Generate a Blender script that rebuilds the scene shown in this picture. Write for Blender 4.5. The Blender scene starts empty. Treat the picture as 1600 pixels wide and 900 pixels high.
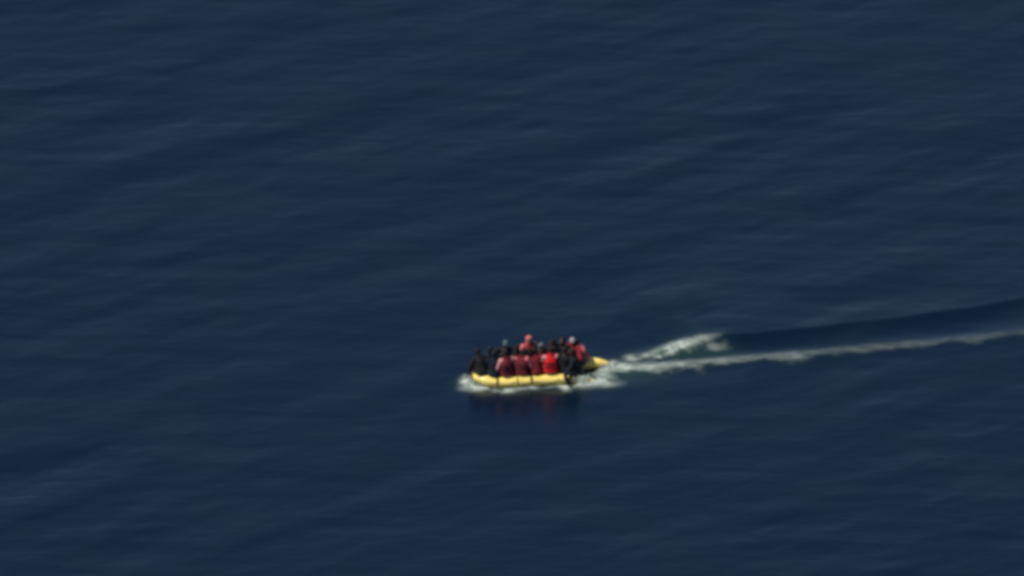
import bpy, bmesh, math, random
import numpy as np
from mathutils import Vector, Matrix

random.seed(7)
rng = np.random.default_rng(11)
S = bpy.context.scene
C = S.collection
rad = math.radians

# ------------------------------------------------------------------ camera
EL = rad(25.0)            # how steeply the aircraft's long lens looks down
DIST = 600.0
PPM = 42.0                # pixels per metre in the 1600 px wide photograph
cam_d = bpy.data.cameras.new('camera')
cam = bpy.data.objects.new('camera', cam_d)
C.objects.link(cam)
cam.location = (0, -DIST * math.cos(EL), DIST * math.sin(EL))
cam.rotation_euler = (math.pi / 2 - EL, 0, 0)
cam_d.sensor_width = 36
cam_d.lens = 36 * PPM * DIST / 1600
cam_d.clip_start = 1.0
cam_d.clip_end = 100000
S.camera = cam

# ------------------------------------------------------------------ light
SUN_EL, SUN_AZ = rad(58), rad(-108)      # azimuth from +Y (away from the camera), clockwise
to_sun = Vector((math.cos(SUN_EL) * math.sin(SUN_AZ), math.cos(SUN_EL) * math.cos(SUN_AZ), math.sin(SUN_EL)))
W = bpy.data.worlds.new('World')
S.world = W
W.use_nodes = True
nt = W.node_tree
nt.nodes.clear()
sky = nt.nodes.new('ShaderNodeTexSky')
sky.sky_type = 'NISHITA'
sky.sun_disc = False
sky.sun_elevation = SUN_EL
sky.sun_rotation = SUN_AZ
sky.air_density = 1.0
sky.dust_density = 0.1
sky.ozone_density = 2.0
bg = nt.nodes.new('ShaderNodeBackground')
bg.inputs['Strength'].default_value = 0.085
wo = nt.nodes.new('ShaderNodeOutputWorld')
nt.links.new(sky.outputs[0], bg.inputs[0])
nt.links.new(bg.outputs[0], wo.inputs[0])
sl = bpy.data.lights.new('sun', 'SUN')
sl.energy = 4.8
sl.angle = rad(0.5)
sl.color = (1.0, 0.95, 0.88)
sun = bpy.data.objects.new('sun', sl)
C.objects.link(sun)
sun.rotation_euler = to_sun.to_track_quat('Z', 'Y').to_euler()
S.view_settings.view_transform = 'Standard'
S.view_settings.look = 'None'
S.view_settings.exposure = 0.0
S.view_settings.gamma = 1.0
S.view_settings.use_curve_mapping = False
S.cycles.pixel_filter_type = 'BLACKMAN_HARRIS'
S.cycles.filter_width = 4.2             # the soft, low-resolution look of a long-range video camera


def ground(px, py):
    """Point of the sea surface (z = 0) that the photograph shows at a pixel."""
    f = PPM * DIST
    d = Vector(((px - 800) / f, -(py - 450) / f, -1.0))
    d = cam.rotation_euler.to_matrix() @ d
    t = -cam.location.z / d.z
    p = cam.location + d * t
    return np.array((p.x, p.y))


# ------------------------------------------------------------------ materials
def mat(name, color, rough=0.6, spec=0.5, var=0.0, scale=6.0, bump=0.0, bscale=40.0, ior=None, sheen=0.0):
    m = bpy.data.materials.new(name)
    m.use_nodes = True
    n = m.node_tree.nodes
    l = m.node_tree.links
    b = n['Principled BSDF']
    b.inputs['Base Color'].default_value = (*color, 1)
    b.inputs['Roughness'].default_value = rough
    b.inputs['Specular IOR Level'].default_value = spec
    if ior:
        b.inputs['IOR'].default_value = ior
    if sheen:
        b.inputs['Sheen Weight'].default_value = sheen
    tc = n.new('ShaderNodeTexCoord')
    if var:
        t = n.new('ShaderNodeTexNoise')
        t.inputs['Scale'].default_value = scale
        t.inputs['Detail'].default_value = 4
        l.new(tc.outputs['Object'], t.inputs['Vector'])
        r = n.new('ShaderNodeValToRGB')
        r.color_ramp.elements[0].position = 0.3
        r.color_ramp.elements[1].position = 0.7
        r.color_ramp.elements[0].color = (*[c * (1 - var) for c in color], 1)
        r.color_ramp.elements[1].color = (*[min(1, c * (1 + var)) for c in color], 1)
        l.new(t.outputs['Fac'], r.inputs['Fac'])
        l.new(r.outputs['Color'], b.inputs['Base Color'])
    if bump:
        t2 = n.new('ShaderNodeTexNoise')
        t2.inputs['Scale'].default_value = bscale
        t2.inputs['Detail'].default_value = 3
        l.new(tc.outputs['Object'], t2.inputs['Vector'])
        bp = n.new('ShaderNodeBump')
        bp.inputs['Strength'].default_value = bump
        bp.inputs['Distance'].default_value = 0.02
        l.new(t2.outputs['Fac'], bp.inputs['Height'])
        l.new(bp.outputs['Normal'], b.inputs['Normal'])
    return m


def sea_material():
    m = bpy.data.materials.new('sea_water')
    m.use_nodes = True
    n = m.node_tree.nodes
    l = m.node_tree.links
    b = n['Principled BSDF']
    b.inputs['Roughness'].default_value = 0.21
    b.inputs['IOR'].default_value = 1.33
    geo = n.new('ShaderNodeNewGeometry')
    # broad patches of bluer and greener water
    t = n.new('ShaderNodeTexNoise')
    t.inputs['Scale'].default_value = 0.22
    t.inputs['Detail'].default_value = 3
    l.new(geo.outputs['Position'], t.inputs['Vector'])
    r = n.new('ShaderNodeValToRGB')
    r.color_ramp.elements[0].position = 0.35
    r.color_ramp.elements[1].position = 0.68
    r.color_ramp.elements[0].color = (0.0014, 0.0060, 0.0198, 1)
    r.color_ramp.elements[1].color = (0.0018, 0.0092, 0.0180, 1)
    l.new(t.outputs['Fac'], r.inputs['Fac'])
    # aerated water round the hull and along the wake
    a = n.new('ShaderNodeAttribute')
    a.attribute_name = 'aerated'
    mx = n.new('ShaderNodeMix')
    mx.data_type = 'RGBA'
    mx.inputs['B'].default_value = (0.060, 0.125, 0.075, 1)
    l.new(a.outputs['Fac'], mx.inputs['Factor'])
    l.new(r.outputs['Color'], mx.inputs['A'])
    l.new(mx.outputs['Result'], b.inputs['Base Color'])
    # wind ripples, longer along the crests than across them
    mp = n.new('ShaderNodeMapping')
    mp.inputs['Rotation'].default_value = (0, 0, rad(-25))
    mp.inputs['Scale'].default_value = (0.4, 1.0, 1.0)
    l.new(geo.outputs['Position'], mp.inputs['Vector'])
    prev = None
    for sc, di, st in ((1.3, 0.10, 0.22), (4.0, 0.03, 0.40)):
        t2 = n.new('ShaderNodeTexNoise')
        t2.inputs['Scale'].default_value = sc
        t2.inputs['Detail'].default_value = 3
        l.new(mp.outputs['Vector'], t2.inputs['Vector'])
        bp = n.new('ShaderNodeBump')
        bp.inputs['Strength'].default_value = st
        bp.inputs['Distance'].default_value = di
        l.new(t2.outputs['Fac'], bp.inputs['Height'])
        if prev:
            l.new(prev.outputs['Normal'], bp.inputs['Normal'])
        prev = bp
    l.new(prev.outputs['Normal'], b.inputs['Normal'])
    return m


def froth_material():
    """Froth: bubbles cover the water only as far as the froth is thick."""
    m = bpy.data.materials.new('froth')
    m.use_nodes = True
    n = m.node_tree.nodes
    l = m.node_tree.links
    b = n['Principled BSDF']
    b.inputs['Base Color'].default_value = (0.71, 0.79, 0.69, 1)
    b.inputs['Roughness'].default_value = 0.8
    b.inputs['Specular IOR Level'].default_value = 0.2
    geo = n.new('ShaderNodeNewGeometry')
    mp = n.new('ShaderNodeMapping')
    mp.inputs['Rotation'].default_value = (0, 0, rad(-14))
    mp.inputs['Scale'].default_value = (0.35, 1.0, 1.0)
    l.new(geo.outputs['Position'], mp.inputs['Vector'])
    t = n.new('ShaderNodeTexNoise')
    t.inputs['Scale'].default_value = 5.0
    t.inputs['Detail'].default_value = 6
    t.inputs['Roughness'].default_value = 0.65
    l.new(mp.outputs['Vector'], t.inputs['Vector'])
    r = n.new('ShaderNodeMapRange')
    r.inputs['From Min'].default_value = 0.30
    r.inputs['From Max'].default_value = 0.66
    r.inputs['To Min'].default_value = 0.35
    r.inputs['To Max'].default_value = 1.5
    l.new(t.outputs['Fac'], r.inputs['Value'])
    a = n.new('ShaderNodeAttribute')
    a.attribute_name = 'thickness'
    mu = n.new('ShaderNodeMath')
    mu.operation = 'MULTIPLY'
    mu.use_clamp = True
    l.new(a.outputs['Fac'], mu.inputs[0])
    l.new(r.outputs['Result'], mu.inputs[1])
    l.new(mu.outputs[0], b.inputs['Alpha'])
    return m


M = dict(
    sea=sea_material(),
    foam=mat('sea_foam', (0.62, 0.68, 0.60), 0.8, 0.2, 0.18, 9.0),
    tube=mat('yellow_rubber', (0.90, 0.66, 0.15), 0.40, 0.5, 0.16, 4.0, 0.25, 18),
    cone=mat('yellow_rubber_cone', (0.90, 0.67, 0.17), 0.45, 0.5, 0.10, 5.0),
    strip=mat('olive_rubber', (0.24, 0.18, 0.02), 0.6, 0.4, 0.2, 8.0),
    strap=mat('dark_webbing', (0.03, 0.026, 0.012), 0.8, 0.3, 0.2, 20),
    rope=mat('rope', (0.35, 0.32, 0.24), 0.9, 0.2, 0.2, 60),
    wood=mat('plywood', (0.22, 0.14, 0.07), 0.7, 0.3, 0.25, 7),
    motor=mat('motor_black', (0.02, 0.02, 0.022), 0.35, 0.5, 0.1, 10),
    motor_grey=mat('motor_grey', (0.18, 0.18, 0.19), 0.4, 0.5, 0.1, 10),
    eye=mat('eye', (0.22, 0.20, 0.18), 0.3, 0.5),
    hair=mat('hair', (0.012, 0.010, 0.009), 0.85, 0.3, 0.3, 60, 0.6, 120),
)
SKIN = [mat('skin_deep', (0.055, 0.028, 0.017), 0.55, 0.45, 0.12, 9), mat('skin_brown', (0.10, 0.052, 0.032), 0.55, 0.45, 0.12, 9)]
CL = {}


def cloth(name, col):
    if name not in CL:
        CL[name] = mat('cloth_' + name, col, 0.85, 0.25, 0.22, 9, 0.35, 30)
    return CL[name]


cloth('black', (0.010, 0.010, 0.012))
cloth('charcoal', (0.014, 0.016, 0.019))
cloth('navy', (0.008, 0.014, 0.034))
cloth('blue_black', (0.006, 0.012, 0.022))
cloth('maroon', (0.12, 0.010, 0.014))
cloth('wine', (0.27, 0.016, 0.028))
cloth('red', (0.55, 0.008, 0.012))
cloth('rose', (0.52, 0.13, 0.14))
cloth('pale_pink', (0.58, 0.24, 0.24))
cloth('teal_grey', (0.07, 0.105, 0.11))
cloth('pale_grey', (0.27, 0.24, 0.26))
cloth('olive', (0.035, 0.034, 0.02))
cloth('denim', (0.02, 0.03, 0.055))


# ------------------------------------------------------------------ object helpers
def link(name, me, material=None, parent=None, smooth=True):
    o = bpy.data.objects.new(name, me)
    C.objects.link(o)
    if material is not None and not me.materials:
        me.materials.append(material)
    if parent is not None:
        o.parent = parent
    if smooth:
        me.polygons.foreach_set('use_smooth', [True] * len(me.polygons))
    return o


def tag(o, label=None, cat=None, group=None, kind=None):
    if label:
        o['label'] = label
    if cat:
        o['category'] = cat
    if group:
        o['group'] = group
    if kind:
        o['kind'] = kind
    return o


class MB:
    """Collects rings into closed lofts."""

    def __init__(self):
        self.v = []
        self.f = []

    def loft(self, rings, cap=True):
        n = len(rings[0])
        b = len(self.v)
        for r in rings:
            self.v.extend([tuple(p) for p in r])
        for i in range(len(rings) - 1):
            for j in range(n):
                k = (j + 1) % n
                self.f.append((b + i * n + j, b + i * n + k, b + (i + 1) * n + k, b + (i + 1) * n + j))
        if cap:
            self.f.append(tuple(b + j for j in reversed(range(n))))
            e = b + (len(rings) - 1) * n
            self.f.append(tuple(e + j for j in range(n)))

    def path(self, pts, radii, n=10, flat=None, round_ends=True):
        """Tube through points; flat = optional second radius list (along the frame's second axis)."""
        pts = [Vector(p) for p in pts]
        rings = []
        up = Vector((0, 0, 1))
        T0 = (pts[1] - pts[0]).normalized()
        s = T0.cross(up)
        if s.length < 0.05:
            s = Vector((0, 1, 0))
        s.normalize()
        rr = []
        for i, p in enumerate(pts):
            a = pts[max(0, i - 1)]
            c = pts[min(len(pts) - 1, i + 1)]
            T = (c - a).normalized()
            s = (s - T * s.dot(T)).normalized()
            t = T.cross(s)
            rr.append((p, T, s.copy(), t, radii[i], flat[i] if flat else radii[i]))

        def ring(p, s, t, a, b):
            return [p + s * (a * math.cos(2 * math.pi * j / n)) + t * (b * math.sin(2 * math.pi * j / n)) for j in range(n)]
        if round_ends:
            p, T, s, t, a, b = rr[0]
            for q in (0.96, 0.75, 0.4):
                k = math.sqrt(1 - q * q)
                rings.append(ring(p - T * (q * min(a, b)), s, t, a * k, b * k))
        for p, T, s, t, a, b in rr:
            rings.append(ring(p, s, t, a, b))
        if round_ends:
            p, T, s, t, a, b = rr[-1]
            for q in (0.4, 0.75, 0.96):
                k = math.sqrt(1 - q * q)
                rings.append(ring(p + T * (q * min(a, b)), s, t, a * k, b * k))
        self.loft(rings)

    def ball(self, c, r, R=None, nu=12, nv=8):
        R = R or Matrix.Identity(3)
        c = Vector(c)
        if isinstance(r, (int, float)):
            r = (r, r, r)
        rings = []
        for i in range(1, nv):
            th = math.pi * i / nv
            rings.append([c + R @ Vector((r[0] * math.sin(th) * math.cos(2 * math.pi * j / nu), r[1] * math.sin(th) * math.sin(2 * math.pi * j / nu), -r[2] * math.cos(th))) for j in range(nu)])
        self.loft(rings)

    def box(self, c, s, R=None, bev=0.0):
        R = R or Matrix.Identity(3)
        bm = bmesh.new()
        bmesh.ops.create_cube(bm, size=1)
        for v in bm.verts:
            v.co = Vector((v.co.x * s[0], v.co.y * s[1], v.co.z * s[2]))
        if bev:
            bmesh.ops.bevel(bm, geom=bm.edges[:], offset=bev, segments=2, affect='EDGES', profile=0.6)
        b = len(self.v)
        bm.verts.index_update()
        for v in bm.verts:
            self.v.append(tuple(R @ v.co + Vector(c)))
        for f in bm.faces:
            self.f.append(tuple(b + v.index for v in f.verts))
        bm.free()

    def mesh(self, name):
        me = bpy.data.meshes.new(name)
        me.from_pydata(self.v, [], self.f)
        me.validate()
        me.update()
        return me

    def fused(self, name, voxel, ratio=0.35, smooth=3, wrinkle=0.0, wscale=0.09):
        """One continuous surface out of the collected overlapping volumes."""
        me = self.mesh(name + '_raw')
        o = bpy.data.objects.new('tmp', me)
        C.objects.link(o)
        m = o.modifiers.new('r', 'REMESH')
        m.mode = 'VOXEL'
        m.voxel_size = voxel
        if smooth:
            s = o.modifiers.new('s', 'SMOOTH')
            s.iterations = smooth
            s.factor = 0.5
        if wrinkle:
            tx = bpy.data.textures.new('w', 'CLOUDS')
            tx.noise_scale = wscale
            d = o.modifiers.new('d', 'DISPLACE')
            d.texture = tx
            d.strength = wrinkle
            d.texture_coords = 'LOCAL'
        if ratio < 1:
            d = o.modifiers.new('dec', 'DECIMATE')
            d.ratio = ratio
        dg = bpy.context.evaluated_depsgraph_get()
        out = bpy.data.meshes.new_from_object(o.evaluated_get(dg))
        out.name = name
        bpy.data.objects.remove(o)
        bpy.data.meshes.remove(me)
        return out


# ------------------------------------------------------------------ where the boat lies
PSI = rad(7.0)
FWD = np.array((-math.cos(PSI), -math.sin(PSI)))
PORT = np.array((math.sin(PSI), -math.cos(PSI)))
HB = 0.62                 # half the distance between the two tubes
B0 = ground(824, 601.5) - HB * PORT


def boat_to_world(u, v):
    return B0 + FWD * u + PORT * v


# ------------------------------------------------------------------ the sea
NW = 48
lam = np.exp(rng.uniform(math.log(0.75), math.log(9.0), NW))
ang = rad(115) + rng.normal(0, 0.36, NW)            # travel direction: crests run 25 degrees off the picture's axis
kx, ky = 2 * math.pi / lam * np.cos(ang), 2 * math.pi / lam * np.sin(ang)
slope = 0.0043 * np.where(lam < 1.8, 0.62, np.where(lam < 6.5, 1.2, 0.8))
amp = slope * lam / (2 * math.pi)
pha = rng.uniform(0, 2 * math.pi, NW)


def noise2(x, y, f, seed):
    r = np.random.default_rng(seed)
    out = np.zeros_like(x)
    tot = 0
    for o in range(3):
        for k in range(7):
            a = r.uniform(0, 2 * math.pi)
            w = f * 2 ** o * r.uniform(0.6, 1.4)
            out += 0.5 ** o * np.sin(w * (x * math.cos(a) + y * math.sin(a)) + r.uniform(0, 6.28))
            tot += 0.5 ** o * 0.5 ** o * 0.5
    return out / math.sqrt(tot)


def polyline_dist(x, y, pts):
    """Distance to a ground polyline, signed side, and the run along it (0..1)."""
    best = np.full(x.shape, 1e9)
    side = np.zeros(x.shape)
    run = np.zeros(x.shape)
    seg = [np.hypot(*(pts[i + 1] - pts[i])) for i in range(len(pts) - 1)]
    L = sum(seg)
    acc = 0
    for i in range(len(pts) - 1):
        a, b = pts[i], pts[i + 1]
        d = b - a
        t = np.clip(((x - a[0]) * d[0] + (y - a[1]) * d[1]) / (d @ d), 0, 1)
        ex, ey = x - (a[0] + t * d[0]), y - (a[1] + t * d[1])
        q = np.hypot(ex, ey)
        near = q < best
        best = np.where(near, q, best)
        side = np.where(near, np.sign(d[0] * ey - d[1] * ex), side)
        run = np.where(near, (acc + t * seg[i]) / L, run)
        acc += seg[i]
    return best, side, run


def G(*pp):
    return [ground(*p) for p in pp]


WAKE = G((948, 581), (1050, 572), (1150, 564), (1265, 556), (1350, 547), (1450, 537), (1600, 522), (1800, 502), (2100, 470))
CREST = G((980, 563), (1020, 555), (1065, 545), (1110, 535), (1150, 527))
CREST2 = G((1035, 560), (1075, 553), (1110, 545), (1155, 540))
RIDGE = G((1040, 555), (1110, 538), (1180, 530), (1300, 516), (1440, 493), (1600, 471), (1800, 445), (2100, 412))


def sea_height(x, y, spacing=None):
    h = np.zeros_like(x)
    for i in range(NW):
        w = amp[i]
        if spacing is not None:
            w = w * np.clip((lam[i] / spacing - 3) / 4, 0, 1)
        th = kx[i] * x + ky[i] * y + pha[i]
        h += w * (np.sin(th) + 0.25 * np.sin(2 * th))      # steeper on the face turned to the camera
    # groups of higher and lower waves
    h *= 1.0 + 0.35 * np.sin(0.13 * x + 0.21 * y + 1.0) * np.sin(0.09 * x - 0.17 * y)
    r2 = ((x - B0[0]) / 6.0) ** 2 + ((y - B0[1]) / 2.2) ** 2
    h *= 1 - 0.25 * np.exp(-r2 * r2)
    near = (np.abs(x) < 70) & (np.abs(y) < 60)
    if near.any():
        X, Y = x[near], y[near]
        d, s, t = polyline_dist(X, Y, RIDGE)
        sd = d * s + 0.16 * noise2(X, Y, 0.55, 5)
        wob = 1 + 0.10 * noise2(X, Y, 0.35, 3)
        # steep on the near face, easing out slowly behind
        q = np.clip((sd + 1.25) / 1.40, 0, 1)
        prof = q ** 2.3 * np.exp(-np.clip(sd - 0.15, 0, 50) / 6.0)
        add = 0.24 * wob * prof * np.clip(t / 0.10, 0, 1) * (1 - 0.55 * t)
        d, s, t = polyline_dist(X, Y, WAKE)
        add += 0.05 * wob * np.exp(-(d / 0.45) ** 2) * (1 - 0.5 * t)
        d, s, t = polyline_dist(X, Y, CREST)
        add += 0.10 * np.exp(-(d / 0.5) ** 2) * np.sin(np.clip(t, 0.02, 0.98) * math.pi)
        h[near] += add
    return h


# hull waterline as a ground loop, for the collar of foam
HULL = [boat_to_world(u, v) for u, v in ((2.12, 0.0), (1.98, 0.42), (1.68, 0.70), (1.2, 0.82), (0.5, 0.86), (-1.5, 0.87), (-2.1, 0.84), (-2.7, 0.60))]


def foam_amount(x, y):
    """How much of the surface is foam (0..1), in sea coordinates."""
    n1 = noise2(x, y, 3.5, 21)
    n2 = noise2(x, y, 11.0, 22)
    nb = 0.6 * n1 + 0.4 * n2
    a = np.zeros_like(x)
    # the long near streak of the wake
    d, s, t = polyline_dist(x + 0.05 * n1, y + 0.07 * n1, WAKE)
    w = 0.30 + 0.05 * n1 + 0.10 * np.clip(t * 2, 0, 1)
    m = np.exp(-(d / w) ** 2) * (0.034 + 0.33 * np.exp(-t * 4.9)) * np.clip(0.95 + 0.22 * nb, 0.3, 1.3)
    m += 0.20 * np.exp(-(d / 1.0) ** 2) * np.exp(-t * 16) * np.clip(0.5 + 0.5 * nb, 0, 1)
    a = np.maximum(a, m)
    # the breaking crest above it
    d, s, t = polyline_dist(x + 0.05 * n1, y + 0.05 * n2, CREST)
    w = 0.11 + 0.20 * np.sin(np.clip(t * 1.02, 0, 1) * math.pi) ** 0.8
    m = 0.95 * np.exp(-((t - 0.45) / 0.36) ** 2) * np.exp(-(d / w) ** 2) * np.clip(0.75 + 0.42 * nb, 0, 1) * np.clip((1.06 - t) * 1.35, 0, 1) * np.clip(t * 4 + 0.35, 0, 1)
    a = np.maximum(a, m)
    d, s, t = polyline_dist(x, y, CREST2)
    m = 0.16 * np.exp(-(d / 0.30) ** 2) * np.clip(0.40 + 0.75 * nb, 0, 1) * np.clip((1.02 - t) * 3, 0, 1)
    a = np.maximum(a, m)
    # collar along the near side, heavy at bow and quarter
    d, s, t = polyline_dist(x, y, HULL)
    bow = np.exp(-(t / 0.26) ** 2)
    mid = np.exp(-((t - 0.45) / 0.20) ** 2)
    qtr = np.exp(-((t - 0.93) / 0.16) ** 2)
    w = 0.12 + 0.08 * bow + 0.08 * mid + 0.18 * qtr
    m = np.exp(-(d / w) ** 2) * np.clip(0.62 + 0.5 * nb, 0, 1) * np.clip(0.25 + 0.50 * bow + 0.45 * qtr + 0.15 * mid, 0, 1)
    a = np.maximum(a, m)
    for (px, py, rx, ry, q) in ((728, 597, 0.20, 0.42, 0.55), (748, 607, 0.50, 0.22, 0.95), (788, 609, 0.40, 0.24, 0.80), (882, 604, 0.26, 0.50, 0.65),
                                (902, 595, 0.45, 0.42, 0.75), (932, 588, 0.65, 0.42, 0.50), (968, 576, 0.7, 0.36, 0.70), (952, 572, 0.30, 0.40, 0.75), (945, 599, 0.5, 0.3, 0.38), (985, 561, 0.3, 0.3, 0.35)):
        c = ground(px, py)
        m = 0.95 * q * np.exp(-((x - c[0]) / rx) ** 2 - ((y - c[1]) / ry) ** 2) * np.clip(0.75 + 0.55 * nb, 0, 1.2)
        a = np.maximum(a, m)
    return np.clip(a, 0, 1)


def axis(lo, hi, step, far, g=1.16):
    mid = np.arange(lo, hi + step / 2, step)
    out, s, p = [], step, hi
    while p < far:
        s *= g
        p += s
        out.append(p)
    inn, s, p = [], step, lo
    while p > -far:
        s *= g
        p -= s
        inn.append(p)
    return np.array(inn[::-1] + list(mid) + out)


def build_sea():
    ax = axis(-24, 24, 0.10, 40000)
    ay = axis(-30, 32, 0.10, 40000)
    X, Y = np.meshgrid(ax, ay)
    SX, SY = np.meshgrid(np.gradient(ax), np.gradient(ay))
    Z = sea_height(X, Y, np.maximum(SX, SY))
    nx, ny = len(ax), len(ay)
    co = np.stack([X, Y, Z], -1).reshape(-1, 3)
    idx = np.arange(nx * ny).reshape(ny, nx)
    q = np.stack([idx[:-1, :-1], idx[:-1, 1:], idx[1:, 1:], idx[1:, :-1]], -1).reshape(-1, 4)
    me = bpy.data.meshes.new('sea')
    me.vertices.add(len(co))
    me.vertices.foreach_set('co', co.astype(np.float32).ravel())
    me.loops.add(q.size)
    me.loops.foreach_set('vertex_index', q.ravel().astype(np.int32))
    me.polygons.add(len(q))
    me.polygons.foreach_set('loop_start', np.arange(0, q.size, 4, dtype=np.int32))
    me.update(calc_edges=True)
    # aerated water: a blurred version of where the foam is
    near = (np.abs(X) < 24) & (Y > -14) & (Y < 4)
    A = np.zeros_like(X)
    A[near] = foam_amount(X[near], Y[near])
    c = ground(1080, 551)
    A += 0.16 * np.exp(-((X - c[0]) / 1.5) ** 2 - ((Y - c[1]) / 0.5) ** 2)
    c = ground(985, 586)
    A += 0.16 * np.exp(-((X - c[0]) / 1.0) ** 2 - ((Y - c[1]) / 0.7) ** 2)
    for _ in range(10):
        A = (A + np.roll(A, 1, 0) + np.roll(A, -1, 0) + np.roll(A, 1, 1) + np.roll(A, -1, 1)) / 5
    at = me.attributes.new('aerated', 'FLOAT', 'POINT')
    at.data.foreach_set('value', np.clip(A * 1.05, 0, 0.75).astype(np.float32).ravel())
    o = link('sea', me, M['sea'])
    tag(o, 'dark blue sea with low slanting swell', 'sea', kind='structure')


def build_foam():
    st = 0.045
    gx = np.arange(-3.6, 23, st)
    gy = np.arange(-13.0, 4.0, st)
    X, Y = np.meshgrid(gx, gy)
    A = foam_amount(X, Y)
    live = A > 0.02
    cell = live[:-1, :-1] | live[1:, :-1] | live[:-1, 1:] | live[1:, 1:]
    iy, ix = np.nonzero(cell)
    nx = len(gx)
    q = np.stack([iy * nx + ix, iy * nx + ix + 1, (iy + 1) * nx + ix + 1, (iy + 1) * nx + ix], -1)
    used, inv = np.unique(q.ravel(), return_inverse=True)
    q = inv.reshape(-1, 4)
    x, y, a = X.ravel()[used], Y.ravel()[used], A.ravel()[used]
    # froth stands up where it is thick: heaped at the bow and the quarter
    heap = np.zeros_like(x)
    for (u, v, r, hh) in ((2.0, 0.25, 0.40, 0.12), (1.75, 0.72, 0.35, 0.06), (-2.05, 0.80, 0.42, 0.13), (-2.5, 0.62, 0.4, 0.07), (-3.0, -0.30, 0.38, 0.16)):
        c = boat_to_world(u, v)
        heap = np.maximum(heap, hh * np.exp(-((x - c[0]) ** 2 + (y - c[1]) ** 2) / r ** 2))
    z = sea_height(x, y) + 0.012 + a * (0.035 * np.abs(noise2(x, y, 9.0, 41)) + heap)
    co = np.stack([x, y, z], -1)
    me = bpy.data.meshes.new('wake_foam')
    me.vertices.add(len(co))
    me.vertices.foreach_set('co', co.astype(np.float32).ravel())
    me.loops.add(q.size)
    me.loops.foreach_set('vertex_index', q.ravel().astype(np.int32))
    me.polygons.add(len(q))
    me.polygons.foreach_set('loop_start', np.arange(0, q.size, 4, dtype=np.int32))
    me.update(calc_edges=True)
    at = me.attributes.new('thickness', 'FLOAT', 'POINT')
    at.data.foreach_set('value', np.clip(a - 0.02, 0, 1).astype(np.float32))
    o = link('wake_foam', me, froth_material())
    tag(o, 'pale foam of the wake trailing behind the boat and round its waterline', 'foam', kind='stuff')


def build_spray():
    mb = MB()
    r = random.Random(5)
    for (u, v, du, dv, zz, n) in ((2.15, 0.15, 0.22, 0.35, 0.34, 170), (1.9, 0.62, 0.25, 0.2, 0.2, 90), (-2.02, 0.74, 0.30, 0.2, 0.34, 700), (-2.6, 0.45, 0.35, 0.3, 0.12, 70), (-3.0, -0.34, 0.2, 0.2, 0.26, 160)):
        for _ in range(n):
            a, b = r.gauss(0, du * 0.6), abs(r.gauss(0, dv * 0.6))
            p = boat_to_world(u + a, v + b)
            z = 0.02 + zz * r.random() ** 1.7
            s = r.uniform(0.006, 0.02)
            c = Vector((p[0], p[1], z))
            o = [Vector(q) * s * r.uniform(0.7, 1.4) for q in ((1, 0, 0), (0, 1, 0), (-1, 0, 0), (0, -1, 0))]
            k = len(mb.v)
            mb.v += [tuple(c + q) for q in o] + [tuple(c + Vector((0, 0, s * 1.3))), tuple(c - Vector((0, 0, s)))]
            for j in range(4):
                mb.f.append((k + j, k + (j + 1) % 4, k + 4))
                mb.f.append((k + (j + 1) % 4, k + j, k + 5))
    o = link('spray', mb.mesh('spray'), M['foam'])
    tag(o, 'white spray thrown up at the bow and quarter', 'spray', kind='stuff')


build_sea()
build_foam()
build_spray()

# ------------------------------------------------------------------ the inflatable boat
TR = 0.218       # tube radius
TZ = 0.148       # height of the tube's middle above the water


def tube_line():
    """Middle line of the U-shaped tube: stern port, round the bow, stern starboard."""
    side = [(-2.05, 0.60, -0.15), (-1.75, 0.62, -0.055), (-1.4, 0.62, 0.0), (-0.7, 0.62, 0.0), (0.0, 0.62, 0.0), (0.6, 0.61, 0.0), (1.1, 0.58, 0.0),
            (1.45, 0.49, 0.02), (1.63, 0.34, 0.05), (1.72, 0.17, 0.07)]
    pts = side + [(1.75, 0.0, 0.08)] + [(u, -v, z if u > 0 else abs(z) * 0.2) for u, v, z in reversed(side)]
    P = [Vector((u, v, TZ + z + 0.012 * math.sin(4.3 * u + v))) for u, v, z in pts]
    out = []
    for i in range(len(P) - 1):
        p0, p1, p2, p3 = P[max(0, i - 1)], P[i], P[i + 1], P[min(len(P) - 1, i + 2)]
        for k in range(5):
            t = k / 5
            out.append(0.5 * ((2 * p1) + (-p0 + p2) * t + (2 * p0 - 5 * p1 + 4 * p2 - p3) * t * t + (-p0 + 3 * p1 - 3 * p2 + p3) * t ** 3))
    out.append(P[-1])
    return out


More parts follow.
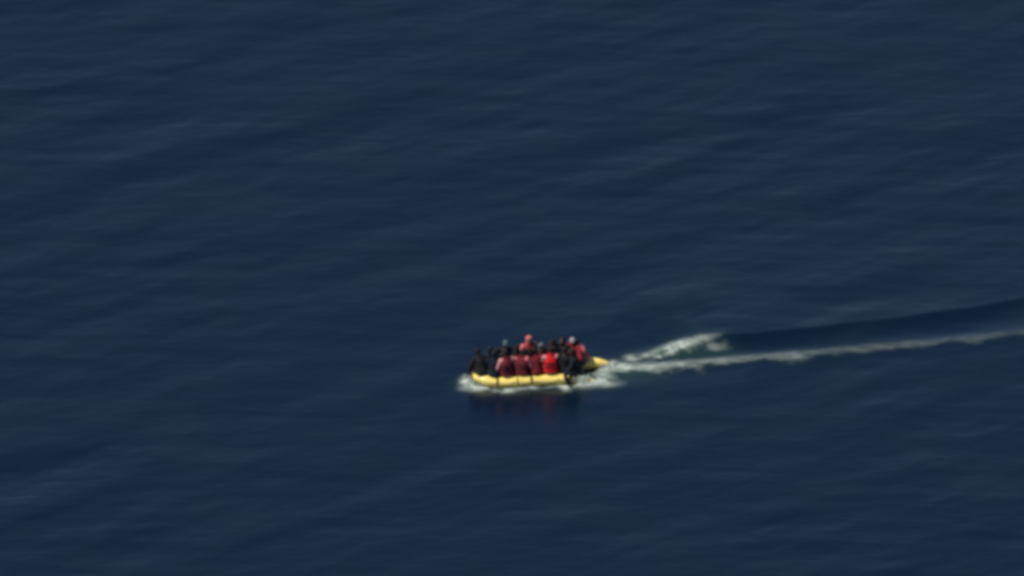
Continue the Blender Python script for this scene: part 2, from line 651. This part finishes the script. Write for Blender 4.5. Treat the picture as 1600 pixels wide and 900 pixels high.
def build_boat():
    root = bpy.data.objects.new('inflatable_boat', None)
    C.objects.link(root)
    root.location = (B0[0], B0[1], 0)
    root.rotation_euler = (0, 0, math.pi + PSI)
    tag(root, 'crowded yellow inflatable boat heading left through dark water', 'boat')
    line = tube_line()
    mb = MB()
    rr = random.Random(2)
    # chambers: the tube swells a little between its bulkhead seams
    rad_ = [TR * (1 + 0.018 * math.sin(i * 0.62) + rr.uniform(-0.004, 0.004)) for i in range(len(line))]
    mb.path(line, rad_, 24, round_ends=False)
    link('tube', mb.mesh('tube'), M['tube'], root)
    for sgn in (1, -1):
        p = [Vector((u, sgn * v, TZ + z)) for u, v, z in (((-2.055, 0.60, -0.152), (-2.15, 0.59, -0.18), (-2.26, 0.57, -0.21), (-2.38, 0.54, -0.24), (-2.50, 0.51, -0.27), (-2.56, 0.49, -0.28)) if sgn > 0 else
             ((-2.055, 0.60, 0.03), (-2.25, 0.585, 0.04), (-2.5, 0.56, 0.05), (-2.74, 0.53, 0.055), (-2.98, 0.50, 0.05), (-3.10, 0.47, 0.045)))]
        m = MB()
        m.path(p, [TR * 1.012, TR * 1.0, TR * 0.94, TR * 0.80, TR * 0.52, TR * 0.28], 24)
        link('tube_cone', m.mesh('tube_cone'), M['cone'], root)
        # rubbing strip low outside, its wide olive band painting in the tube's underside shade
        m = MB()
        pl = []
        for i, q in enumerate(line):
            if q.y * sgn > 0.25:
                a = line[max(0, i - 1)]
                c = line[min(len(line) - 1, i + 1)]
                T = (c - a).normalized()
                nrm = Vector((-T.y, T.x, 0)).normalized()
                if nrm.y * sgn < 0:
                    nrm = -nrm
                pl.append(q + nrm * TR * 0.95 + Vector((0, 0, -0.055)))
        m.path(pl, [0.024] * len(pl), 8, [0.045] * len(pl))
        link('rubbing_shade_strip', m.mesh('rubbing_shade_strip'), M['strip'], root)
        # grab line sagging between its patches
        pl = []
        for i, q in enumerate(line):
            if q.y * sgn > 0.25:
                a = line[max(0, i - 1)]
                c = line[min(len(line) - 1, i + 1)]
                T = (c - a).normalized()
                nrm = Vector((-T.y, T.x, 0)).normalized()
                if nrm.y * sgn < 0:
                    nrm = -nrm
                w = 0.62 + 0.12 * abs(math.sin(i * math.pi / 6))
                pl.append(q + (nrm * math.sin(w * 1.9) + Vector((0, 0, math.cos(w * 1.9)))) * (TR + 0.012))
        m = MB()
        m.path(pl, [0.009] * len(pl), 6)
        link('grab_line', m.mesh('grab_line'), M['rope'], root)

    # seam bands and lashings round the tube
    def band(i, wdt, material, name):
        q = line[i]
        T = (line[i + 1] - line[i - 1]).normalized()
        m = MB()
        m.path([q - T * wdt, q - T * wdt * 0.9, q + T * wdt * 0.9, q + T * wdt], [TR * 1.0, TR * 1.035, TR * 1.035, TR * 1.0], 24, round_ends=False)
        link(name, m.mesh(name), material, root)
    ends = len(line) - 1
    us = [q.x for q in line]
    half = len(line) // 2
    for u in (-1.55, 0.35):
        i = min(range(2, half), key=lambda k: abs(us[k] - u))
        band(i, 0.035, M['strip'], 'seam_band')
        band(ends - i, 0.035, M['strip'], 'seam_band')
    for u in (-0.2, 1.13):
        i = min(range(2, half), key=lambda k: abs(us[k] - u))
        band(i, 0.045, M['strap'], 'strap')
        band(ends - i, 0.045, M['strap'], 'strap')
    # floor of plywood boards, transom, engine
    fx = [-1.95, -1.1, -0.25, 0.6, 1.4]
    for i in range(4):
        m = MB()
        w = 0.86 if i < 3 else 0.76
        m.box(((fx[i] + fx[i + 1]) / 2, 0, 0.105), (fx[i + 1] - fx[i] - 0.012, w, 0.024), bev=0.004)
        link('floor_board', m.mesh('floor_board'), M['wood'], root, smooth=False)
    m = MB()
    m.box((-1.99, 0, 0.20), (0.045, 0.86, 0.50), bev=0.008)
    link('transom', m.mesh('transom'), M['wood'], root, smooth=False)
    eng = bpy.data.objects.new('outboard_motor', None)
    C.objects.link(eng)
    eng.parent = root
    eng.location = (-2.10, -0.1, 0.40)
    tag(eng, 'dark outboard motor clamped to the transom')
    m = MB()
    m.path([(0, 0, 0.02), (-0.02, 0, 0.10), (-0.04, 0, 0.22), (-0.05, 0, 0.28)], [0.10, 0.125, 0.12, 0.075], 16, [0.14, 0.19, 0.18, 0.12])
    link('cowling', m.mesh('cowling'), M['motor'], eng)
    m = MB()
    m.path([(-0.03, 0, 0.02), (-0.04, 0, -0.3), (-0.06, 0, -0.72)], [0.055, 0.05, 0.035], 12)
    link('drive_leg', m.mesh('drive_leg'), M['motor_grey'], eng)
    m = MB()
    m.path([(0.08, 0, 0.06), (0.3, 0.05, 0.10), (0.52, 0.10, 0.12)], [0.022, 0.018, 0.022], 8)
    link('tiller', m.mesh('tiller'), M['motor'], eng)
    m = MB()
    m.box((0.07, 0, -0.03), (0.10, 0.16, 0.20), bev=0.012)
    link('clamp', m.mesh('clamp'), M['motor_grey'], eng)
    return root


build_boat()


# ------------------------------------------------------------------ people
def ik(a, c, l1, l2, pole):
    a, c, pole = Vector(a), Vector(c), Vector(pole)
    d = c - a
    L = min(d.length, (l1 + l2) * 0.985)
    L = max(L, abs(l1 - l2) * 1.05 + 1e-3)
    dn = d.normalized()
    c = a + dn * L
    x = (l1 * l1 - l2 * l2 + L * L) / (2 * L)
    h = math.sqrt(max(0, l1 * l1 - x * x))
    p = pole - dn * pole.dot(dn)
    p.normalize()
    return a + dn * x + p * h, c


def make_pose(name, lean=10, twist=0, hip_z=0.10, feet=None, knees=None, hands=None, elbows=None, head_yaw=0, head_pitch=8, hooded=False, curl=0.7):
    """Meshes for one seated or kneeling figure: +X is where it faces, z = 0 the seat."""
    R = Matrix.Rotation(rad(lean), 3, 'Y')
    Rt = R @ Matrix.Rotation(rad(twist), 3, 'Z')
    R2 = Matrix.Rotation(rad(lean * 1.35), 3, 'Y') @ Matrix.Rotation(rad(twist), 3, 'Z')
    pel = Vector((0, 0, hip_z))
    waist = pel + R @ Vector((0.0, 0, 0.16))
    chest = waist + Rt @ Vector((0.01, 0, 0.19))
    neck = chest + R2 @ Vector((0.0, 0, 0.155))
    H = Matrix.Rotation(rad(twist + head_yaw), 3, 'Z') @ Matrix.Rotation(rad(head_pitch), 3, 'Y')
    hb = neck + H @ Vector((0.015, 0, 0.055))
    hc = hb + H @ Vector((0.02, 0, 0.10))
    hips = [pel + Vector((0.01, s * 0.095, -0.01)) for s in (1, -1)]
    sh = [chest + R2 @ Vector((-0.005, s * 0.175, 0.10)) for s in (1, -1)]
    feet = feet or [(0.44, 0.13, -0.24), (0.42, -0.13, -0.24)]
    knees = knees or [(0.6, 0.15, 1), (0.6, -0.15, 1)]
    hands = hands or [(0.40, 0.10, 0.22), (0.38, -0.10, 0.22)]
    elbows = elbows or [(-0.4, 0.8, -0.6), (-0.4, -0.8, -0.6)]
    legs, arms = [], []
    for i in range(2):
        k, f = ik(hips[i], feet[i], 0.43, 0.42, knees[i])
        legs.append((hips[i], k, f))
        e, w = ik(sh[i], hands[i], 0.285, 0.255, elbows[i])
        arms.append((sh[i], e, w))

    def ell(mb, rows, n=18):
        rings = []
        for p, Rm, w, d in rows:
            rings.append([p + Rm @ Vector((d * math.cos(2 * math.pi * j / n), w * math.sin(2 * math.pi * j / n), 0)) for j in range(n)])
        mb.loft(rings)
    I3 = Matrix.Identity(3)

    def torso_rows(g, lo, hi):
        rows = [(pel + Vector((0, 0, -0.095)), I3, 0.125, 0.09), (pel + Vector((0, 0, -0.06)), I3, 0.165, 0.125), (pel, I3, 0.172, 0.125), (waist, R, 0.142, 0.102),
                (waist.lerp(chest, 0.55), Rt, 0.160, 0.112), (chest, R2, 0.172, 0.118), (chest + R2 @ Vector((0, 0, 0.07)), R2, 0.168, 0.105),
                (chest + R2 @ Vector((0, 0, 0.12)), R2, 0.125, 0.08), (neck + R2 @ Vector((0, 0, 0.005)), R2, 0.062, 0.06)]
        return [(p, r, w + g, d + g) for p, r, w, d in rows[lo:hi]]

    # --- body: one continuous surface
    b = MB()
    ell(b, torso_rows(0, 0, 9))
    b.path([chest + R2 @ Vector((0, 0, 0.10)), neck, hb + H @ Vector((0.005, 0, 0.03))], [0.066, 0.056, 0.054], 12)
    b.ball(hc + H @ Vector((-0.012, 0, 0.012)), (0.094, 0.074, 0.100), H, 16, 12)                 # skull
    b.ball(hc + H @ Vector((0.030, 0, -0.040)), (0.060, 0.056, 0.072), H, 14, 10)                  # jaw and face
    b.path([hc + H @ Vector((0.088, 0, 0.018)), hc + H @ Vector((0.108, 0, -0.028))], [0.010, 0.016], 8)   # nose
    b.ball(hc + H @ Vector((0.083, 0, -0.066)), (0.014, 0.026, 0.010), H, 10, 6)                   # lips
    b.ball(hc + H @ Vector((0.072, 0, 0.034)), (0.016, 0.050, 0.010), H, 10, 6)                    # brow
    for s in (1, -1):
        b.ball(hc + H @ Vector((-0.008, s * 0.078, -0.012)), (0.020, 0.010, 0.032), H, 8, 6)       # ear
    for s, (a, e, w) in zip((1, -1), arms):
        b.path([a, a.lerp(e, 0.4), e, e.lerp(w, 0.35), w], [0.060, 0.050, 0.040, 0.042, 0.028], 12)
        fd = (w - e).normalized()
        pn = fd.cross(Vector((0, 0, 1)))
        if pn.length < 0.1:
            pn = Vector((0, 1, 0))
        pn.normalize()                       # across the palm
        dn = fd.cross(pn).normalized()       # out of the palm
        if dn.z > 0:
            dn = -dn
        b.path([w, w + fd * 0.05, w + fd * 0.092], [0.026, 0.038, 0.036], 12, [0.020, 0.017, 0.014])
        tq = pn if pn.y * s < 0 else -pn     # thumb side faces inward
        for k in range(4):
            base = w + fd * 0.088 + tq * (0.030 - 0.020 * k)
            ln = (0.072, 0.080, 0.074, 0.058)[k]
            c1 = math.cos(curl * 0.6)
            q1 = base + (fd * c1 + dn * math.sin(curl * 0.6)) * ln * 0.5
            q2 = q1 + (fd * math.cos(curl * 1.5) + dn * math.sin(curl * 1.5)) * ln * 0.5
            b.path([base, q1, q2], [0.0095, 0.0088, 0.0075], 8)
        t0 = w + fd * 0.030 + tq * 0.026
        t1 = t0 + (fd * 0.6 + tq * 0.6 + dn * 0.25) * 0.042
        t2 = t1 + (fd * 0.85 + tq * 0.2 + dn * 0.4) * 0.032
        b.path([t0, t1, t2], [0.013, 0.0105, 0.009], 8)
    foot_dirs = []
    for s, (a, k, f) in zip((1, -1), legs):
        b.path([a, a.lerp(k, 0.4), k, k.lerp(f, 0.3), k.lerp(f, 0.75), f], [0.092, 0.082, 0.056, 0.058, 0.042, 0.038], 12)
        sd = (k - f).normalized()
        fw = Vector((1, 0.12 * s, 0))
        fw = (fw - sd * fw.dot(sd))
        if fw.length < 0.3:
            fw = Vector((1, 0, -0.5)) - sd * Vector((1, 0, -0.5)).dot(sd)
        fw.normalize()
        foot_dirs.append(fw)
        b.path([f - fw * 0.04 - sd * 0.03, f + fw * 0.06 - sd * 0.035, f + fw * 0.17 - sd * 0.045], [0.036, 0.042, 0.030], 12, [0.032, 0.030, 0.018])
    body = b.fused(name + '_body', 0.0085, 0.22, 2)
    # eyes set into the sockets
    me_e = MB()
    for s in (1, -1):
        me_e.ball(hc + H @ Vector((0.074, s * 0.031, 0.012)), 0.0098, None, 8, 6)
    eyes = me_e.mesh('eyes')
    bm = bmesh.new()
    bm.from_mesh(body)
    nf = len(bm.faces)
    bm.from_mesh(eyes)
    bm.faces.ensure_lookup_table()
    for f in bm.faces[nf:]:
        f.material_index = 1
    bm.to_mesh(body)
    bm.free()

    # --- hair: a cropped cap over the skull
    h = MB()
    n = 20
    rings = []
    for i in range(9):
        th = math.pi * 0.60 * (1 - i / 8) + 0.02
        ring = []
        for j in range(n):
            a = 2 * math.pi * j / n
            front = max(0, math.cos(a))
            t2_ = th * (1 - 0.36 * front)
            k = 1.0 + 0.025 * math.sin(5 * a + i) + 0.02 * math.sin(11 * a + 2.3 * i)
            ring.append(hc + H @ Vector((-0.014 + 0.106 * k * math.sin(t2_) * math.cos(a), 0.084 * k * math.sin(t2_) * math.sin(a), 0.014 + 0.110 * k * math.cos(t2_))))
        rings.append(ring)
    h.loft(rings)
    hair = h.mesh(name + '_hair')
    # --- cap / hood variants
    h = MB()
    rings = []
    for i in range(8):
        th = math.pi * 0.50 * (1 - i / 7) + 0.02
        rings.append([hc + H @ Vector((-0.012 + 0.110 * math.sin(th) * math.cos(2 * math.pi * j / n), 0.089 * math.sin(th) * math.sin(2 * math.pi * j / n), 0.028 + 0.100 * math.cos(th))) for j in range(n)])
    h.loft(rings)
    h.ball(hc + H @ Vector((0.0, 0, 0.032)), (0.116, 0.094, 0.022), H, 16, 6)
    cap = h.mesh(name + '_cap')
    h = MB()
    h.ball(hc + H @ Vector((-0.046, 0, 0.018)), (0.108, 0.098, 0.116), H, 16, 12)
    h.path([hc + H @ Vector((-0.04, 0, -0.03)), neck + R2 @ Vector((-0.02, 0, 0.0)), chest + R2 @ Vector((-0.01, 0, 0.10))], [0.085, 0.095, 0.10], 14)
    hood = h.fused(name + '_hood', 0.014, 0.4, 3, 0.008)

    # --- jacket with sleeves
    j = MB()
    ell(j, torso_rows(0.022, 1, 8))
    for a, e, w in arms:
        j.path([a, a.lerp(e, 0.4), e, e.lerp(w, 0.5), e.lerp(w, 0.93)], [0.082, 0.070, 0.060, 0.056, 0.046], 12)
    j.path([chest + R2 @ Vector((0, 0, 0.10)), neck + R2 @ Vector((0, 0, 0.025))], [0.085, 0.072], 14, round_ends=False)
    jacket = j.fused(name + '_jacket', 0.013, 0.35, 2, 0.022, 0.07)
    # --- trousers
    t = MB()
    ell(t, torso_rows(0.012, 0, 4))
    for a, k, f in legs:
        t.path([a, a.lerp(k, 0.4), k, k.lerp(f, 0.4), k.lerp(f, 0.95)], [0.108, 0.096, 0.074, 0.070, 0.056], 12)
    trousers = t.fused(name + '_trousers', 0.013, 0.35, 2, 0.018, 0.07)
    # --- shoes
    shoes = []
    for (a, k, f), fw in zip(legs, foot_dirs):
        sh_ = MB()
        sd = (k - f).normalized()
        sh_.path([f - fw * 0.045 - sd * 0.03, f + fw * 0.06 - sd * 0.037, f + fw * 0.185 - sd * 0.048], [0.042, 0.050, 0.036], 12, [0.040, 0.037, 0.024])
        shoes.append(sh_.mesh(name + '_shoe'))
    # --- life vest: padded shell with a collar, arm openings left free
    v = MB()
    n = 26
    rows = [(pel + R @ Vector((0, 0, -0.03)), R, 0.200, 0.158), (pel + R @ Vector((0, 0, 0.0)), R, 0.212, 0.170), (waist + R @ Vector((0, 0, -0.03)), R, 0.206, 0.168), (waist.lerp(chest, 0.3), Rt, 0.205, 0.172), (waist.lerp(chest, 0.7), Rt, 0.200, 0.175),
            (chest, R2, 0.188, 0.172), (chest + R2 @ Vector((0, 0, 0.07)), R2, 0.158, 0.155), (chest + R2 @ Vector((0, 0, 0.125)), R2, 0.128, 0.125), (chest + R2 @ Vector((0, 0, 0.155)), R2, 0.10, 0.105)]
    rings = []
    for p, Rm, w, d in rows:
        ring = []
        for q in range(n):
            a = 2 * math.pi * q / n
            ca, sa = math.cos(a), math.sin(a)
            pw = 0.75
            ring.append(p + Rm @ Vector((d * math.copysign(abs(ca) ** pw, ca), w * math.copysign(abs(sa) ** pw, sa), 0)))
        rings.append(ring)
    v.loft(rings)
    v.path([chest + R2 @ Vector((0.075, 0.085, 0.135)), neck + R2 @ Vector((-0.045, 0.085, 0.03)), neck + R2 @ Vector((-0.095, 0, 0.05)), neck + R2 @ Vector((-0.045, -0.085, 0.03)), chest + R2 @ Vector((0.075, -0.085, 0.135))], [0.032] * 5, 10)
    vest = v.fused(name + '_vest', 0.014, 0.35, 3, 0.012, 0.10)
    strap = []
    for p, Rm, w, d in ((waist, R, 0.214, 0.176), (waist.lerp(chest, 0.6), Rt, 0.210, 0.184)):
        st = MB()
        ring = [[], [], [], []]
        for q in range(n):
            a = 2 * math.pi * q / n
            ca, sa = math.cos(a), math.sin(a)
            for kk, (dz, g) in enumerate(((-0.018, -0.012), (-0.016, 0.0), (0.016, 0.0), (0.018, -0.012))):
                ring[kk].append(p + Rm @ Vector(((d + g) * math.copysign(abs(ca) ** 0.75, ca), (w + g) * math.copysign(abs(sa) ** 0.75, sa), dz)))
        st.loft(ring, cap=False)
        strap.append(st.mesh(name + '_strap'))
    return dict(body=body, hair=hair, cap=cap, hood=hood, jacket=jacket, trousers=trousers, shoes=shoes, vest=vest, strap=strap)


POSES = {
    # on a tube, feet on the floor boards inside
    'tube_upright': make_pose('tube_upright', 8, 6),
    'tube_hunched': make_pose('tube_hunched', 24, -8, head_pitch=22, hands=[(0.46, 0.06, 0.24), (0.44, -0.06, 0.22)]),
    'tube_gripping': make_pose('tube_gripping', 5, 12, hands=[(0.10, 0.34, 0.03), (0.36, -0.12, 0.24)], head_yaw=35),
    'tube_turned': make_pose('tube_turned', 12, -24, hands=[(0.36, 0.12, 0.26), (0.12, -0.34, 0.05)], head_yaw=-40, feet=[(0.46, 0.06, -0.25), (0.34, -0.2, -0.25)]),
    # astride the tube, one leg over the water
    'astride': make_pose('astride', 12, 0, feet=[(0.20, 0.36, -0.26), (0.22, -0.34, -0.26)], knees=[(1, 0.6, 0.5), (1, -0.6, 0.5)], hands=[(0.36, 0.10, 0.12), (0.34, -0.10, 0.10)], head_pitch=5),
    # on the boards, knees drawn up
    'floor_knees': make_pose('floor_knees', 14, 5, feet=[(0.46, 0.11, 0.06), (0.44, -0.11, 0.06)], hands=[(0.42, 0.07, 0.36), (0.42, -0.07, 0.33)], head_pitch=14),
    'floor_low': make_pose('floor_low', 30, -10, feet=[(0.44, 0.14, 0.06), (0.42, -0.12, 0.06)], hands=[(0.44, 0.08, 0.30), (0.40, -0.12, 0.32)], head_pitch=30),
    # kneeling up
    'kneeling': make_pose('kneeling', 6, 8, hip_z=0.46, feet=[(-0.34, 0.12, 0.06), (-0.32, -0.12, 0.06)], knees=[(1, 0.1, -0.6), (1, -0.1, -0.6)], hands=[(0.30, 0.14, 0.56), (0.32, -0.12, 0.50)], head_pitch=4),
    'kneeling_turned': make_pose('kneeling_turned', 12, -22, hip_z=0.43, feet=[(-0.32, 0.14, 0.06), (-0.30, -0.10, 0.06)], knees=[(1, 0.1, -0.6), (1, -0.1, -0.6)], hands=[(0.34, 0.08, 0.70), (0.20, -0.30, 0.45)], head_yaw=30),
    # at the stern, arm stretched back to the tiller
    'steering': make_pose('steering', 26, -14, hands=[(0.40, 0.12, 0.22), (-0.12, -0.44, 0.16)], head_pitch=6, head_yaw=10),
}
HEADMAT = {}


def person(u, v, z, face, pose, jacket, trousers, label, vest=None, head='hair', headcol='black', skin=0, scale=1.0):
    P = POSES[pose]

    def use(name, me, m, parent=None):
        o = bpy.data.objects.new(name, me)
        C.objects.link(o)
        if not me.materials:
            me.materials.append(m)
            me.polygons.foreach_set('use_smooth', [True] * len(me.polygons))
        o.material_slots[0].link = 'OBJECT'
        o.material_slots[0].material = m
        if parent:
            o.parent = parent
        return o
    me = P['body']
    if not me.materials:
        me.materials.append(SKIN[0])
        me.materials.append(M['eye'])
        me.polygons.foreach_set('use_smooth', [True] * len(me.polygons))
    o = use('person', me, SKIN[skin])
    w = boat_to_world(u, v)
    o.location = (w[0], w[1], z)
    o.rotation_euler = (0, 0, math.pi + PSI + rad(face))
    o.scale = (scale * 1.07, scale * 1.07, scale)      # bulky clothes
    tag(o, label, 'person', 'people packed into the inflatable boat')
    use('jacket', P['jacket'], CL[jacket], o)
    use('trousers', P['trousers'], CL[trousers], o)
    for me_s in P['shoes']:
        use('shoe', me_s, CL['black'], o)
    if head == 'hair':
        use('hair', P['hair'], M['hair'], o)
    elif head == 'cap':
        use('hair', P['hair'], M['hair'], o)
        use('cap', P['cap'], CL[headcol], o)
    else:
        use('hood', P['hood'], CL[headcol], o)
    if vest:
        vo = use('life_vest', P['vest'], CL[vest], o)
        for me_s in P['strap']:
            use('vest_strap', me_s, CL['black'], vo)
    return o


TOP = TZ + TR - 0.005     # seat height on the tube (the pelvis presses in a little)
FL = 0.118                # top of the floor boards
# near side: sitting on the tube with their backs to the camera, bow to stern
person(1.62, 0.34, TOP + 0.03, -60, 'tube_hunched', 'black', 'black', 'person in black hood sitting on the near tube closest to the bow', head='hood', headcol='black', scale=1.134)
person(1.22, 0.49, TOP, -95, 'tube_upright', 'blue_black', 'navy', 'person in blue-black hood on the near tube, second from the bow', head='hood', headcol='blue_black', scale=1.134)
person(0.75, 0.52, TOP, -80, 'tube_gripping', 'pale_pink', 'black', 'person in maroon vest, leftmost of the three with pink sleeves on the near tube', vest='maroon', skin=1, scale=1.155)
person(0.20, 0.52, TOP, -100, 'tube_turned', 'rose', 'charcoal', 'person in maroon vest, middle one of the three with pink sleeves on the near tube', vest='maroon', scale=1.155)
person(-0.33, 0.51, TOP, -85, 'tube_hunched', 'maroon', 'black', 'hunched person in dark maroon jacket directly left of the bright red vest', scale=1.155)
person(-0.88, 0.52, TOP, -88, 'tube_upright', 'pale_pink', 'black', 'person in the brightest red vest with pale pink sleeves on the near tube', vest='red', scale=1.176)
person(-1.40, 0.51, TOP, -105, 'tube_gripping', 'black', 'charcoal', 'person in black jacket directly right of the bright red vest', scale=1.155)
person(-1.85, 0.58, TOP - 0.01, -12, 'astride', 'charcoal', 'blue_black', 'person in charcoal astride the near tube with one leg over the water', head='hood', headcol='black', scale=1.155)
# bow
person(1.60, -0.12, TOP + 0.08, 185, 'tube_hunched', 'navy', 'black', 'person in navy hood sitting on the bow facing the others', head='hood', headcol='blue_black', scale=1.050)
# on the boards down the middle
person(1.15, 0.05, FL, 150, 'kneeling', 'black', 'black', 'person in black kneeling inside the bow', scale=0.966)
person(0.80, 0.08, FL, 100, 'kneeling', 'blue_black', 'navy', 'bareheaded person in blue-black kneeling behind the leftmost maroon vest', skin=1, scale=0.997)
person(0.40, 0.06, FL, 85, 'kneeling_turned', 'black', 'denim', 'person in black kneeling behind the gap between the two maroon vests', scale=0.987)
person(-0.08, 0.06, FL, 95, 'kneeling_turned', 'charcoal', 'black', 'person in charcoal kneeling up in the middle of the boat', scale=1.029)
person(-0.58, 0.05, FL, 80, 'kneeling', 'maroon', 'black', 'person in dark maroon kneeling behind the bright red vest', scale=0.997)
person(-1.12, 0.06, FL, 60, 'kneeling_turned', 'navy', 'black', 'person in navy kneeling near the stern behind the black jacket', scale=1.029)
person(-1.55, 0.10, FL, 40, 'kneeling', 'black', 'black', 'bareheaded person in black kneeling beside the one astride the tube', scale=0.966)
# far side: on the tube, facing the camera
person(1.12, -0.52, TOP, 95, 'tube_hunched', 'black', 'black', 'person in black on the far tube closest to the bow', scale=1.050)
person(0.66, -0.56, TOP, 80, 'tube_upright', 'charcoal', 'black', 'person in grey-teal cap on the far tube, left of the pink hood', head='cap', headcol='teal_grey', scale=1.155)
person(0.22, -0.56, TOP, 80, 'tube_hunched', 'navy', 'black', 'person in navy bent forward between the left teal cap and the pink hood', scale=1.134)
person(-0.16, -0.56, TOP + 0.05, 100, 'tube_upright', 'rose', 'charcoal', 'person in pink hood and wine-red vest on the far tube, head highest of all', vest='wine', head='hood', headcol='rose', scale=1.239)
person(-0.66, -0.56, TOP, 85, 'tube_hunched', 'charcoal', 'black', 'person in grey-teal cap on the far tube, right of the pink hood', head='cap', headcol='teal_grey', scale=1.176)
person(-1.10, -0.56, TOP, 95, 'tube_turned', 'black', 'black', 'bareheaded person in black on the far tube near the stern', skin=1, scale=1.134)
# stern
person(-1.48, -0.50, TOP, 60, 'tube_upright', 'black', 'navy', 'person in black hood on the far tube beside the pale capped one', head='hood', headcol='black', scale=1.176)
person(-1.86, -0.42, TOP, 30, 'tube_gripping', 'wine', 'black', 'person with pale cap and wine-red jacket near the stern', head='cap', headcol='pale_grey', scale=1.155)
person(-2.26, -0.42, TOP + 0.02, 14, 'steering', 'wine', 'maroon', 'person in rose-red vest leaning forward at the stern, hindmost in the boat', vest='rose', scale=1.134)
